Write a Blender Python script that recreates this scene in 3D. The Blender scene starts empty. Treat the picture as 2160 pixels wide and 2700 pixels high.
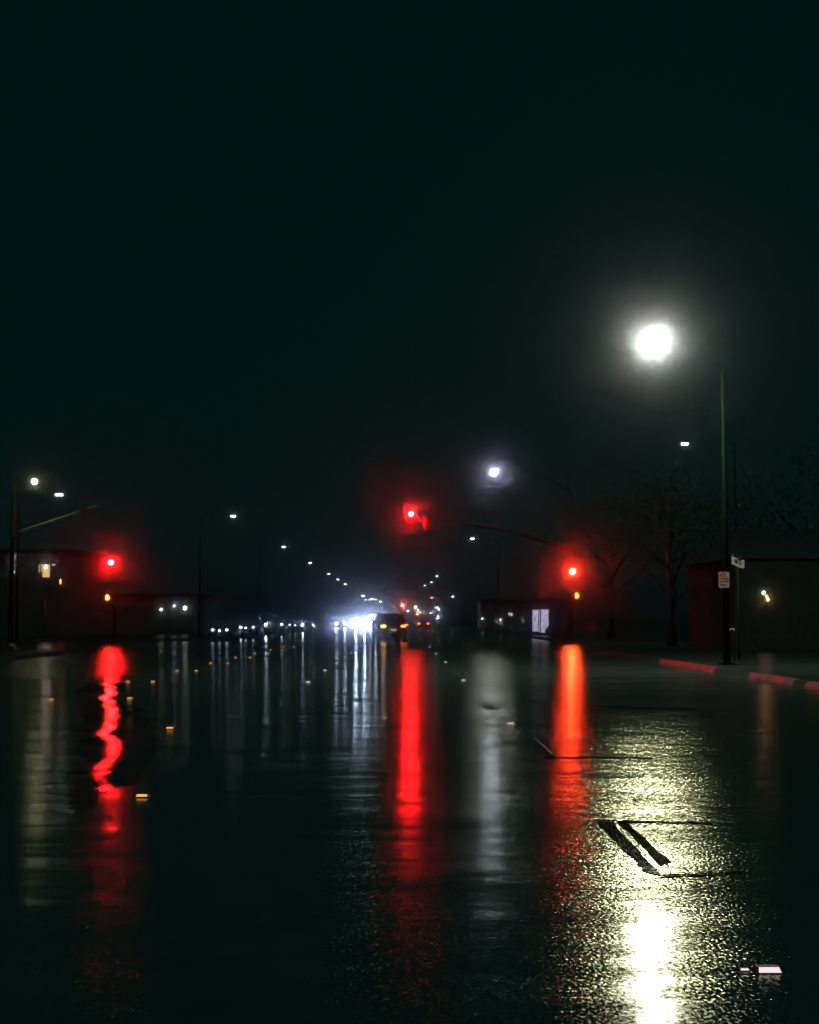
import bpy, bmesh, math, random
from mathutils import Vector, Matrix
random.seed(7)
S = bpy.context.scene
C = S.collection
R = math.radians
PI = math.pi

# ---------------------------------------------------------------- camera, sky, exposure
F, W0, H0, CH = 3960.0, 2160, 2700, 1.4            # focal length in photo pixels, photo size, eye height
cd = bpy.data.cameras.new('camera')
cam = bpy.data.objects.new('camera', cd)
C.objects.link(cam)
cd.sensor_fit = 'VERTICAL'
cd.sensor_height = 36
cd.lens = F / H0 * 36
cd.clip_start, cd.clip_end = .05, 6000
cam.location = (0, 0, CH)
cam.rotation_euler = (PI / 2 + math.atan(283 / F), 0, -math.atan(24 / F))
S.camera = cam

SKY, OVERHEAD = .0078, 16.0
w = bpy.data.worlds.new('World')
S.world = w
w.use_nodes = True
nt = w.node_tree
bg = nt.nodes['Background']
tc = nt.nodes.new('ShaderNodeTexCoord')
sx = nt.nodes.new('ShaderNodeSeparateXYZ')
mr = nt.nodes.new('ShaderNodeMapRange')             # sky overhead, out of view, brightened to lift the dark road
mr.interpolation_type = 'SMOOTHSTEP'
mr.inputs['From Min'].default_value = .45
mr.inputs['From Max'].default_value = 1.0
mr.inputs['To Min'].default_value = SKY
mr.inputs['To Max'].default_value = SKY * OVERHEAD
nt.links.new(tc.outputs['Generated'], sx.inputs[0])
nt.links.new(sx.outputs['Z'], mr.inputs['Value'])
nt.links.new(mr.outputs[0], bg.inputs['Strength'])
bg.inputs['Color'].default_value = (.01, .90, .80, 1)

S.view_settings.view_transform = 'Standard'
S.view_settings.look = 'None'
S.view_settings.exposure = 0
S.view_settings.gamma = 1
S.cycles.use_denoising = True
S.cycles.denoising_input_passes = 'RGB'
S.cycles.use_adaptive_sampling = False
S.cycles.max_bounces = 6
S.cycles.diffuse_bounces = 2
S.cycles.glossy_bounces = 3
S.cycles.volume_bounces = 0
S.cycles.sample_clamp_indirect = 4
S.cycles.caustics_reflective = False
S.cycles.caustics_refractive = False

# ---------------------------------------------------------------- helpers
CM = cam.rotation_euler.to_matrix()


def ray(px, py):
    return CM @ Vector(((px - W0 / 2) / F, (H0 / 2 - py) / F, -1))


def at(px, py, d):                                   # point seen at a photo pixel, d metres down the road
    r = ray(px, py)
    t = d / r.y
    return Vector((r.x * t, d, CH + r.z * t))


def gnd(px, py, z=0.0):
    r = ray(px, py)
    t = (z - CH) / r.z
    return Vector((r.x * t, r.y * t, z))


class MB:
    def __init__(s):
        s.bm = bmesh.new()

    def poly(s, pts):
        s.bm.faces.new([s.bm.verts.new(p) for p in pts])
        return s

    def box(s, a, b, bevel=0.0):
        x0, y0, z0 = [min(u, v) for u, v in zip(a, b)]
        x1, y1, z1 = [max(u, v) for u, v in zip(a, b)]
        m = Matrix.Translation(((x0 + x1) / 2, (y0 + y1) / 2, (z0 + z1) / 2)) @ Matrix.Diagonal((x1 - x0, y1 - y0, z1 - z0, 1))
        g = bmesh.ops.create_cube(s.bm, size=1, matrix=m)
        if bevel:
            es = list({e for v in g['verts'] for e in v.link_edges})
            bmesh.ops.bevel(s.bm, geom=es, offset=bevel, segments=2, affect='EDGES', profile=.5)
        return s

    def tube(s, pts, rad, n=10, caps=True):          # swept round bar; rad is one radius or one per point
        pts = [Vector(p) for p in pts]
        if not isinstance(rad, (list, tuple)):
            rad = [rad] * len(pts)
        rings = []
        for i, p in enumerate(pts):
            t = (pts[min(i + 1, len(pts) - 1)] - pts[max(i - 1, 0)]).normalized()
            u = t.cross(Vector((0, 0, 1)))
            if u.length < 1e-3:
                u = t.cross(Vector((0, 1, 0)))
            u.normalize()
            v = u.cross(t)
            rings.append([s.bm.verts.new(p + (u * math.cos(k / n * 2 * PI) + v * math.sin(k / n * 2 * PI)) * rad[i]) for k in range(n)])
        for a, b in zip(rings, rings[1:]):
            for k in range(n):
                s.bm.faces.new((a[k], a[(k + 1) % n], b[(k + 1) % n], b[k]))
        if caps:
            s.bm.faces.new(list(reversed(rings[0])))
            s.bm.faces.new(rings[-1])
        return s

    def ball(s, c, r, sub=2, squash=(1, 1, 1)):
        m = Matrix.Translation(c) @ Matrix.Diagonal((r * squash[0], r * squash[1], r * squash[2], 1))
        bmesh.ops.create_icosphere(s.bm, subdivisions=sub, radius=1, matrix=m)
        return s

    def loft(s, rings, close=True):
        vr = [[s.bm.verts.new(p) for p in r] for r in rings]
        n = len(vr[0])
        for a, b in zip(vr, vr[1:]):
            for k in range(n):
                s.bm.faces.new((a[k], a[(k + 1) % n], b[(k + 1) % n], b[k]))
        if close:
            s.bm.faces.new(list(reversed(vr[0])))
            s.bm.faces.new(vr[-1])
        return s

    def build(s, name, mat, parent=None, smooth=False, kind=None, loc=None):
        bmesh.ops.recalc_face_normals(s.bm, faces=s.bm.faces)
        me = bpy.data.meshes.new(name)
        s.bm.to_mesh(me)
        s.bm.free()
        if smooth:
            for f in me.polygons:
                f.use_smooth = True
        me.materials.append(mat)
        o = bpy.data.objects.new(name, me)
        C.objects.link(o)
        if parent:
            o.parent = parent
        if kind:
            o['kind'] = kind
        if loc:
            o.location = loc
        return o


def thing(name, label, cat, loc=(0, 0, 0), rz=0.0, group=None):
    o = bpy.data.objects.new(name, None)
    C.objects.link(o)
    o.location = loc
    o.rotation_euler = (0, 0, rz)
    return tag(o, label, cat, group)


def tag(o, label, cat, group=None):
    o['label'] = label
    o['category'] = cat
    if group:
        o['group'] = group
    return o


def dup(root, loc, label, rz=None, group=None, scale=None):
    r = root.copy()
    C.objects.link(r)
    r.location = loc
    r['label'] = label
    if rz is not None:
        r.rotation_euler = (0, 0, rz)
    if group:
        r['group'] = group
    if scale:
        r.scale = (scale,) * 3
    for ch in list(root.children):
        c = ch.copy()
        C.objects.link(c)
        c.parent = r
        for g in list(ch.children):
            d = g.copy()
            C.objects.link(d)
            d.parent = c
    return r


def text_part(txt, size, mat, parent, loc, name, thick=.002, bold=.02):
    cu = bpy.data.curves.new(name, 'FONT')
    cu.body = txt
    cu.size = size
    cu.extrude = thick
    cu.align_x = 'CENTER'
    cu.align_y = 'CENTER'
    cu.offset = size * bold
    t = bpy.data.objects.new(name, cu)
    C.objects.link(t)
    bpy.context.view_layer.update()
    me = bpy.data.meshes.new_from_object(t.evaluated_get(bpy.context.evaluated_depsgraph_get()))
    bpy.data.objects.remove(t)
    me.materials.clear()
    me.materials.append(mat)
    o = bpy.data.objects.new(name, me)
    C.objects.link(o)
    o.parent = parent
    o.location = loc
    o.rotation_euler = (PI / 2, 0, 0)
    return o


# ---------------------------------------------------------------- materials
def base(name):
    m = bpy.data.materials.new(name)
    m.use_nodes = True
    m.node_tree.nodes.clear()
    return m, m.node_tree.nodes.new, m.node_tree.links.new


def glow(name, col, strength):
    m, N, L = base(name)
    e = N('ShaderNodeEmission')
    e.inputs[0].default_value = (*col, 1)
    e.inputs[1].default_value = strength
    o = N('ShaderNodeOutputMaterial')
    L(e.outputs[0], o.inputs[0])
    return m


def solid(name, col, rough=.5, metal=0.0, var=.25, scale=6.0, spec=.5):
    m, N, L = base(name)
    b = N('ShaderNodeBsdfPrincipled')
    b.inputs['Roughness'].default_value = rough
    b.inputs['Metallic'].default_value = metal
    b.inputs['Specular IOR Level'].default_value = spec
    tc = N('ShaderNodeTexCoord')
    n = N('ShaderNodeTexNoise')
    n.inputs['Scale'].default_value = scale
    n.inputs['Detail'].default_value = 4
    L(tc.outputs['Object'], n.inputs['Vector'])
    r = N('ShaderNodeValToRGB')
    r.color_ramp.elements[0].position = .3
    r.color_ramp.elements[1].position = .7
    r.color_ramp.elements[0].color = (*[c * (1 - var) for c in col], 1)
    r.color_ramp.elements[1].color = (*[min(1, c * (1 + var)) for c in col], 1)
    L(n.outputs['Fac'], r.inputs[0])
    L(r.outputs[0], b.inputs['Base Color'])
    o = N('ShaderNodeOutputMaterial')
    L(b.outputs[0], o.inputs[0])
    return m


def wet(name, col, fine=.09, rough=.155, coarse=.55, crough=.22, coarse_w=.95, und=.03, und_x=.03, und_scale=1.0, und2=0.0, ripple=0.0, stone=(1, 1, .74, 1), left_w=.2, patch=True, var=.3, gloss=1.0):
    """wet asphalt: a film of water that mirrors in narrow streaks, with coarse stones breaking through it in patches"""
    m, N, L = base(name)
    geo = N('ShaderNodeNewGeometry')

    def noise(scale, detail, stretch=(1, 1, 1), off=(0, 0, 0)):
        mp = N('ShaderNodeMapping')
        mp.inputs['Scale'].default_value = stretch
        mp.inputs['Location'].default_value = off
        L(geo.outputs['Position'], mp.inputs[0])
        n = N('ShaderNodeTexNoise')
        n.inputs['Scale'].default_value = scale
        n.inputs['Detail'].default_value = detail
        L(mp.outputs[0], n.inputs['Vector'])
        return n

    def slopes(scale, detail, amp, stretch=(1, 1, 1), off=(0, 0, 0), amp_y=None):
        n = noise(scale, detail, stretch, off)
        s = N('ShaderNodeVectorMath')
        s.operation = 'SUBTRACT'
        s.inputs[1].default_value = (.5, .5, .5)
        L(n.outputs['Color'], s.inputs[0])
        a = N('ShaderNodeVectorMath')
        a.operation = 'MULTIPLY'
        a.inputs[1].default_value = (amp, amp if amp_y is None else amp_y, 0)
        L(s.outputs[0], a.inputs[0])
        return a

    def add(a, b):
        v = N('ShaderNodeVectorMath')
        v.operation = 'ADD'
        L(a.outputs[0], v.inputs[0])
        L(b.outputs[0], v.inputs[1])
        return v
    up = N('ShaderNodeCombineXYZ')
    up.inputs[2].default_value = 1

    def nrm(t):
        t = add(t, up)
        nn = N('ShaderNodeVectorMath')
        nn.operation = 'NORMALIZE'
        L(t.outputs[0], nn.inputs[0])
        return nn

    def ramp(n, a, b, lo=0.0, hi=1.0):
        r = N('ShaderNodeMapRange')
        r.inputs['From Min'].default_value = a
        r.inputs['From Max'].default_value = b
        r.inputs['To Min'].default_value = lo
        r.inputs['To Max'].default_value = hi
        L(n.outputs[0], r.inputs['Value'])
        return r
    u = slopes(und_scale, 1, und_x, (.3, 1, 1), amp_y=und)
    if patch:                                        # cross-fall: the road drains from its crown to both kerbs
        sp = N('ShaderNodeSeparateXYZ')
        L(geo.outputs['Position'], sp.inputs[0])
        cf = N('ShaderNodeMapRange')
        cf.inputs['From Min'].default_value = -2.5
        cf.inputs['From Max'].default_value = 2.5
        cf.inputs['To Min'].default_value = -.02
        cf.inputs['To Max'].default_value = .028
        L(sp.outputs['X'], cf.inputs['Value'])
        dip = N('ShaderNodeMapRange')                 # shallow dip where the right lanes were resurfaced
        dip.inputs['From Min'].default_value = 8.5
        dip.inputs['From Max'].default_value = 15
        dip.inputs['To Min'].default_value = -.017
        dip.inputs['To Max'].default_value = 0
        L(sp.outputs['Y'], dip.inputs['Value'])
        cv = N('ShaderNodeCombineXYZ')
        L(dip.outputs[0], cv.inputs['Y'])
        L(cf.outputs[0], cv.inputs['X'])
        u = add(u, cv)
    if und2:
        u = add(u, slopes(2.6, 2.5, und2, (.6, 1, 1), (5, 1, 0)))
    if ripple:                                       # fine ripples and wheel-track texture lying across the road
        u = add(u, slopes(4.5, 4, ripple * .6, (.22, 1, 1), (2, 9, 0), amp_y=ripple))
    n_a = nrm(add(slopes(40, 2, fine), u))
    n_b = nrm(add(slopes(60, 3, coarse, (1.2, .5, 1)), u))

    def glo(n, r):
        g = N('ShaderNodeBsdfGlossy')
        g.distribution = 'BECKMANN'
        if isinstance(r, float):
            g.inputs['Roughness'].default_value = r
        else:
            L(r.outputs[0], g.inputs['Roughness'])
        L(n.outputs[0], g.inputs['Normal'])
        return g
    ga = glo(n_a, rough)
    gb = glo(n_b, crough)
    gb.inputs['Color'].default_value = stone
    gm = N('ShaderNodeMixShader')
    if patch:
        p1 = ramp(noise(.8, 4, (.22, 1, 1)), .30, .48, .35, 1)
        p2 = ramp(noise(.16, 2, (1, .5, 1), (3, 1, 0)), .35, .62, .85, 1)
        pm = N('ShaderNodeMath')
        pm.operation = 'MULTIPLY'
        L(p1.outputs[0], pm.inputs[0])
        L(p2.outputs[0], pm.inputs[1])
        pm2 = N('ShaderNodeMath')
        pm2.operation = 'MULTIPLY'
        pm2.inputs[1].default_value = coarse_w
        L(pm.outputs[0], pm2.inputs[0])
        edge = N('ShaderNodeMath')                    # the right lanes are older and coarser than the left ones
        edge.operation = 'MULTIPLY_ADD'
        edge.inputs[1].default_value = 1.6
        L(noise(.7, 3).outputs['Fac'], edge.inputs[0])
        L(sp.outputs['X'], edge.inputs[2])
        er = ramp(edge, .9, 2.3, left_w, 1.0)
        pm3 = N('ShaderNodeMath')
        pm3.operation = 'MULTIPLY'
        L(pm2.outputs[0], pm3.inputs[0])
        L(er.outputs[0], pm3.inputs[1])
        L(pm3.outputs[0], gm.inputs[0])
    else:
        gm.inputs[0].default_value = coarse_w
    L(ga.outputs[0], gm.inputs[1])
    L(gb.outputs[0], gm.inputs[2])
    d = N('ShaderNodeBsdfDiffuse')
    cr = N('ShaderNodeValToRGB')
    cr.color_ramp.elements[0].color = (*[c * (1 - var) for c in col], 1)
    cr.color_ramp.elements[1].color = (*[c * (1 + var) for c in col], 1)
    L(noise(3, 6).outputs['Fac'], cr.inputs[0])
    L(cr.outputs[0], d.inputs[0])
    fr = N('ShaderNodeFresnel')
    fr.inputs[0].default_value = 1.38
    ff = N('ShaderNodeMath')
    ff.operation = 'MULTIPLY'
    ff.inputs[1].default_value = gloss
    if patch:                                        # thin, nearly dry bands mirror less
        dry = ramp(noise(.9, 3, (.12, 1, 1), (7, 2, 0)), .36, .52, .55, 1.0)
        f2 = N('ShaderNodeMath')
        f2.operation = 'MULTIPLY'
        L(fr.outputs[0], f2.inputs[0])
        L(dry.outputs[0], f2.inputs[1])
        streak = ramp(noise(5.0, 4, (.18, 1, 1), (11, 3, 0)), .40, .56, .5, 1.0)
        f3 = N('ShaderNodeMath')
        f3.operation = 'MULTIPLY'
        L(f2.outputs[0], f3.inputs[0])
        L(streak.outputs[0], f3.inputs[1])
        L(f3.outputs[0], ff.inputs[0])
    else:
        L(fr.outputs[0], ff.inputs[0])
    mx = N('ShaderNodeMixShader')
    L(ff.outputs[0], mx.inputs[0])
    L(d.outputs[0], mx.inputs[1])
    L(gm.outputs[0], mx.inputs[2])
    o = N('ShaderNodeOutputMaterial')
    L(mx.outputs[0], o.inputs[0])
    return m


LAMP = 880.0
RED = 1700.0
M = dict(
    asphalt=wet('wet asphalt', (.060, .070, .068), fine=.10, rough=.155, ripple=.11),
    cross=wet('wet asphalt of the crossing', (.034, .045, .042), fine=.2, rough=.22, ripple=.10),
    worn=wet('worn wet asphalt', (.034, .045, .042), fine=.45, rough=.26, coarse=.9, coarse_w=.5, left_w=1.0),
    puddle=wet('puddle water', (.02, .03, .028), fine=.06, rough=.14, coarse_w=0.0, und=.06, und_x=.17, und_scale=.5, und2=.10, ripple=.06, patch=False),
    tar=wet('tar seal', (.015, .02, .018), fine=.10, rough=.14, coarse=.5, coarse_w=.04, patch=False, gloss=.16),
    walk=wet('wet concrete', (.03, .04, .037), fine=.3, rough=.3, coarse_w=.3, gloss=.35),
    soil=solid('wet soil and grass', (.02, .035, .02), .7, spec=.2),
    kerb=solid('wet kerb concrete', (.03, .045, .042), .8, spec=.05),
    steel=solid('galvanised steel', (.016, .026, .022), .6, 0, spec=.1),
    dimmed_steel=solid('pole steel darkened against lamp light', (.003, .006, .005), .6, spec=.05),  # colour darkened to offset the lamp's strong light on its pole and arm
    housing=solid('dark lamp housing', (.02, .022, .02), .6, spec=.1),
    black=solid('black signal housing', (.02, .022, .02), .5),
    yellow=solid('faded yellow signal housing', (.20, .13, .03), .55),
    dark_lens=solid('unlit lens', (.03, .03, .03), .15),
    lamp=glow('street lamp light', (.98, 1.0, .72), LAMP),
    lamp_blue=glow('far street lamp light', (.82, .86, 1.0), LAMP * .19),
    lamp_warm=glow('left street lamp light', (1.0, .90, .45), LAMP * .03),
    led=glow('LED street lamp light', (.86, 1.0, .86), 6),
    led_far=glow('far LED street lamp light', (.80, 1.0, .92), 18),
    red=glow('red signal light', (1, .005, .007), RED),
    red_orange=glow('orange red signal light', (1, .036, .010), RED),
    red_far=glow('far red signal light', (1, .10, .04), 160),
    green_far=glow('far green signal light', (.15, 1, .55), 40),
    hand=glow('orange hand symbol light', (1, .30, .06), 6),
    hand_halo=glow('orange hand symbol dim ring', (1, .12, .03), 1.2),
    amber=glow('amber indicator light', (1, .42, .06), 10),
    tail=glow('tail light', (1, .11, .02), 9),
    tail_dim=glow('tail light dim', (1, .13, .05), .25),
    head_big=glow('main beam light', (.52, .70, 1.0), 4200),
    head=glow('headlight light', (.58, .74, 1.0), 120),
    head_mid=glow('second headlight light', (.60, .74, 1.0), 900),
    head_far=glow('far headlight light', (.70, .78, 1.0), 2600),
    spark=glow('dim headlight light', (.50, .72, 1.0), 6),
    spark_dim=glow('sidelight light', (.60, .80, 1.0), 16),
    white_lamp=glow('white wall lamp light', (.95, 1.0, .85), 4),
    cool_lamp=glow('cool small lamp light', (.62, .88, 1.0), 20),
    peach=glow('peach window light', (1.0, .62, .42), 1.1),
    warm=glow('warm window light', (1.0, .62, .22), .75),
    warm_hot=glow('warm bulb light', (1.0, .88, .80), 30),
    orange=glow('orange lamp light', (1.0, .42, .10), 14),
    yellowish=glow('pale yellow lamp light', (1.0, .92, .55), 8),
    stud_white_retro=glow('white stud retro glow', (1, .80, .78), 1.0),  # headlight return off the lens put in as emission
    stud_amber_retro=glow('amber stud retro glow', (1.0, .42, .08), 1.15),  # emission stands in for retroreflected headlights
    stud_base=solid('stud housing', (.06, .055, .045), .5),
    plate_glow=glow('number plate with added glow', (1.0, .85, .75), .28),  # light on the plate added as a faint glow
    plate=solid('number plate', (.75, .72, .66), .4),
    paint_dark=solid('dark car paint', (.005, .007, .008), .3, spec=.25),
    paint_grey=solid('grey car paint', (.006, .008, .009), .35, spec=.2),
    glass=solid('car glass', (.01, .015, .017), .06, spec=.35),
    rubber=solid('tyre rubber', (.015, .015, .015), .8),
    rim=solid('wheel rim', (.25, .26, .27), .35, .8),
    chrome=solid('chrome trim', (.5, .5, .52), .2, 1.0),
    wall=solid('dark rendered wall', (.13, .15, .145), .9, spec=.05),
    house_wall=solid('dark stained timber wall', (.035, .05, .045), .9, spec=.05),
    roof=solid('dark roof', (.045, .055, .052), .9, spec=.05),
    frame=solid('window frame', (.10, .10, .10), .6),
    sign_white=solid('white sign face', (.42, .37, .34), .45, var=.12, scale=9),
    sign_pink=solid('pinkish sign face', (.46, .30, .25), .45, var=.12, scale=9),
    red_lit_tint=solid('orange red-light tint', (.60, .17, .04), .5, var=.2, scale=9),  # red signal light painted into this orange
    sign_blue=solid('dark green sign face', (.03, .07, .07), .5),
    ink=solid('black sign ink', (.008, .02, .018), .5),
    ink_red=solid('red sign ink', (.35, .06, .03), .5),
    bark=solid('wet bark', (.03, .032, .028), .5),
    leaf=solid('wet leaves', (.03, .075, .05), .3, var=.5, scale=2.0, spec=.25),
    pale=solid('pale painted metal', (.62, .58, .52), .4),
)
for k_ in ('led', 'led_far', 'hand', 'hand_halo', 'tail_dim', 'spark_dim', 'cool_lamp', 'peach', 'warm', 'orange', 'yellowish', 'stud_white_retro', 'stud_amber_retro', 'green_far', 'slats', 'plate_glow'):
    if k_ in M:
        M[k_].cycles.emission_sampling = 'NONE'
# worn red kerb paint: patches flaked off
m, N, L = base('worn red kerb paint')
tcn = N('ShaderNodeTexCoord')
n1 = N('ShaderNodeTexNoise')
n1.inputs['Scale'].default_value = 3.2
n1.inputs['Detail'].default_value = 7
n1.inputs['Roughness'].default_value = .7
L(tcn.outputs['Object'], n1.inputs['Vector'])
rp = N('ShaderNodeValToRGB')
rp.color_ramp.elements[0].position = .49
rp.color_ramp.elements[0].color = (.05, .03, .03, 1)
rp.color_ramp.elements[1].position = .54
rp.color_ramp.elements[1].color = (.80, .016, .025, 1)
L(n1.outputs['Fac'], rp.inputs[0])
pb = N('ShaderNodeBsdfPrincipled')
pb.inputs['Roughness'].default_value = .4
L(rp.outputs[0], pb.inputs['Base Color'])
oo = N('ShaderNodeOutputMaterial')
L(pb.outputs[0], oo.inputs[0])
M['red_paint'] = m
# headlight put in as emission on pale vertical blinds
m, N, L = base('vertical blinds with added glow')
tcn = N('ShaderNodeTexCoord')
mp = N('ShaderNodeMapping')
mp.inputs['Scale'].default_value = (9, 1, .9)
L(tcn.outputs['Object'], mp.inputs[0])
n1 = N('ShaderNodeTexNoise')
n1.inputs['Scale'].default_value = 2.2
n1.inputs['Detail'].default_value = 5
L(mp.outputs[0], n1.inputs['Vector'])
rp = N('ShaderNodeValToRGB')
rp.color_ramp.elements[0].position = .36
rp.color_ramp.elements[0].color = (.10, .16, .22, 1)
rp.color_ramp.elements[1].position = .62
rp.color_ramp.elements[1].color = (.60, .50, .74, 1)
L(n1.outputs['Fac'], rp.inputs[0])
em = N('ShaderNodeEmission')
em.inputs[1].default_value = 1.0
L(rp.outputs[0], em.inputs[0])
oo = N('ShaderNodeOutputMaterial')
L(em.outputs[0], oo.inputs[0])
M['slats'] = m
m.cycles.emission_sampling = 'NONE'

# ---------------------------------------------------------------- the setting
Y0, Y1 = 66.0, 96.0                                   # the crossing street
XL, XR, XR2 = -13.6, 8.3, 9.8                          # kerb lines
MB().poly([(-1500, -60, -.03), (1500, -60, -.03), (1500, 3000, -.03), (-1500, 3000, -.03)]).build('ground', M['soil'], kind='structure')
rd = MB()
rd.poly([(XL, -25, 0), (XR, -25, 0), (XR, Y0, 0), (XL, Y0, 0)])
rd.poly([(XL, Y1, 0), (XR2, Y1, 0), (XR2, 1300, 0), (XL, 1300, 0)])
rd.build('road', M['asphalt'], kind='structure')
MB().poly([(-160, Y0, 0), (160, Y0, 0), (160, Y1, 0), (-160, Y1, 0)]).build('crossing_road', M['cross'], kind='structure')


def corner_slab(x_kerb, x_out, ya, yb, r, z, inset=0.0, round_end=None):
    """pavement slab outline with one rounded corner towards the crossing street"""
    s = 1 if x_out > x_kerb else -1
    xk = x_kerb + s * inset
    pts = []
    if round_end == 'far':
        ye = yb - inset
        pts += [(x_out, ya, z), (xk, ya, z)]
        for k in range(9):
            a = k / 8 * PI / 2
            pts.append((xk + s * r * (1 - math.cos(a)), ye - r + r * math.sin(a), z))
        pts.append((x_out, ye, z))
    else:
        ys = ya + inset
        pts += [(x_out, yb, z), (xk, yb, z)]
        for k in range(9):
            a = k / 8 * PI / 2
            pts.append((xk + s * r * (1 - math.cos(a)), ys + r - r * math.sin(a), z))
        pts.append((x_out, ys, z))
    return pts


def pavement(name, x_kerb, x_out, ya, yb, r, end):
    o = corner_slab(x_kerb, x_out, ya, yb, r, .14, 0, end)
    i = corner_slab(x_kerb, x_out, ya, yb, r, .14, .16, end)
    f = corner_slab(x_kerb, x_out, ya, yb, r, 0, -.10, end)
    kb = MB()
    n = len(o)
    for k in range(n - 1):                            # kerb: vertical face and top strip
        a, b, c, d = o[k], o[k + 1], i[k + 1], i[k]
        kb.poly([f[k], f[k + 1], b, a])
        if k:
            kb.poly([a, b, c, d])
    kb.build('kerb', M['kerb'], kind='structure')
    MB().poly([(p[0], p[1], .136) for p in i]).build(name, M['walk'], kind='structure')


pavement('pavement', XR, 60, -25, Y0, 5, 'far')
pavement('pavement', XL, -70, -25, Y0, 5, 'far')
pavement('pavement', XR2, 60, Y1, 1300, 4, 'near')
pavement('pavement', XL, -70, Y1, 1300, 4, 'near')
# red kerb paint, on the kerb face and its top edge
for (ya, yb) in ((26.5, 30.7), (31.6, 35.7), (39.6, 48.0)):
    k = MB()
    k.poly([(XR - .098, ya, .010), (XR - .098, yb, .010), (XR - .003, yb, .1445), (XR - .003, ya, .1445)])
    k.poly([(XR - .003, ya, .1445), (XR - .003, yb, .1445), (XR + .12, yb, .1445), (XR + .12, ya, .1445)])
    k.build('kerb_paint', M['red_paint'], kind='structure')
# puddle in the left lanes
rng = random.Random(3)
outline = [(-2.3, 10.9), (-2.35, 12.5), (-2.5, 15), (-2.75, 17), (-3.3, 20), (-3.9, 23), (-4.95, 27), (-5.6, 31), (-6.3, 33.5), (-6.9, 34.2), (-6.6, 31), (-5.9, 28), (-5.3, 25),
           (-4.45, 21), (-3.75, 17.8), (-3.15, 15.2), (-2.85, 13.6), (-2.62, 12.2), (-2.5, 11.3)]
pts = []
for (a, b) in zip(outline, outline[1:] + outline[:1]):
    for k in range(4):
        t = k / 4
        pts.append((a[0] + (b[0] - a[0]) * t + rng.uniform(-.12, .12), a[1] + (b[1] - a[1]) * t + rng.uniform(-.25, .25), .004))
MB().poly(pts).build('puddle', M['puddle'], kind='structure')
outline = [(-14.0, 39), (-12.0, 36.5), (-9.5, 35.5), (-7.6, 36), (-6.6, 39), (-6.9, 44), (-7.6, 50), (-8.6, 57), (-9.9, 63), (-13.0, 63)]
pts = []
for (a, b) in zip(outline, outline[1:] + outline[:1]):
    for k in range(4):
        t = k / 4
        pts.append((a[0] + (b[0] - a[0]) * t + rng.uniform(-.2, .2), a[1] + (b[1] - a[1]) * t + rng.uniform(-.5, .5), .003))
MB().poly(pts).build('worn_asphalt', M['worn'], kind='structure')


def strip(name, mat, pts, z=.004, jag=.0):
    MB().poly([(p.x + rng.uniform(-jag, jag), p.y + rng.uniform(-jag, jag) * 2, z) for p in pts]).build(name, mat, kind='structure')


def edge_pts(a, b, n):
    return [(a[0] + (b[0] - a[0]) * k / n, a[1] + (b[1] - a[1]) * k / n) for k in range(n)]


def px_strip(name, mat, px, n=6, jag=.012, z=.004):
    q = []
    for a, b in zip(px, px[1:] + px[:1]):
        q += [gnd(*p) for p in edge_pts(a, b, n)]
    strip(name, mat, q, z, jag)


px_strip('tar_patch', M['tar'], [(1572, 2168), (1615, 2168), (1748, 2312), (1700, 2300), (1678, 2275)], 8, .010)
px_strip('tar_patch', M['tar'], [(1634, 2171), (1656, 2171), (1768, 2274), (1744, 2284)], 8, jag=.012)
px_strip('road_joint', M['tar'], [(1575, 2165), (1860, 2171), (1880, 2173), (1575, 2168)], 10, .015, .006)
px_strip('road_joint', M['tar'], [(1742, 2310), (1960, 2300), (1960, 2303), (1742, 2314)], 10, .015, .006)
px_strip('road_joint', M['tar'], [(1440, 1995), (1720, 1999), (1720, 2002), (1440, 1998)], 10, .02, .006)
px_strip('road_joint', M['tar'], [(1600, 1864), (1840, 1870), (1840, 1872.5), (1600, 1866)], 8, .02, .006)
px_strip('tar_patch', M['tar'], [(1268, 1861), (1290, 1859), (1322, 1866), (1308, 1872), (1282, 1870)], 3, .01)
k = MB()                                              # edge of a road plate, red signal light painted into its colour
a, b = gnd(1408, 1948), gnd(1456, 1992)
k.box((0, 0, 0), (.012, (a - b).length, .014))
pe = k.build('road_plate_edge', M['red_lit_tint'], kind='structure')
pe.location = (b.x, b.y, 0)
pe.rotation_euler = (0, 0, math.atan2(-(a.x - b.x), a.y - b.y))

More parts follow.
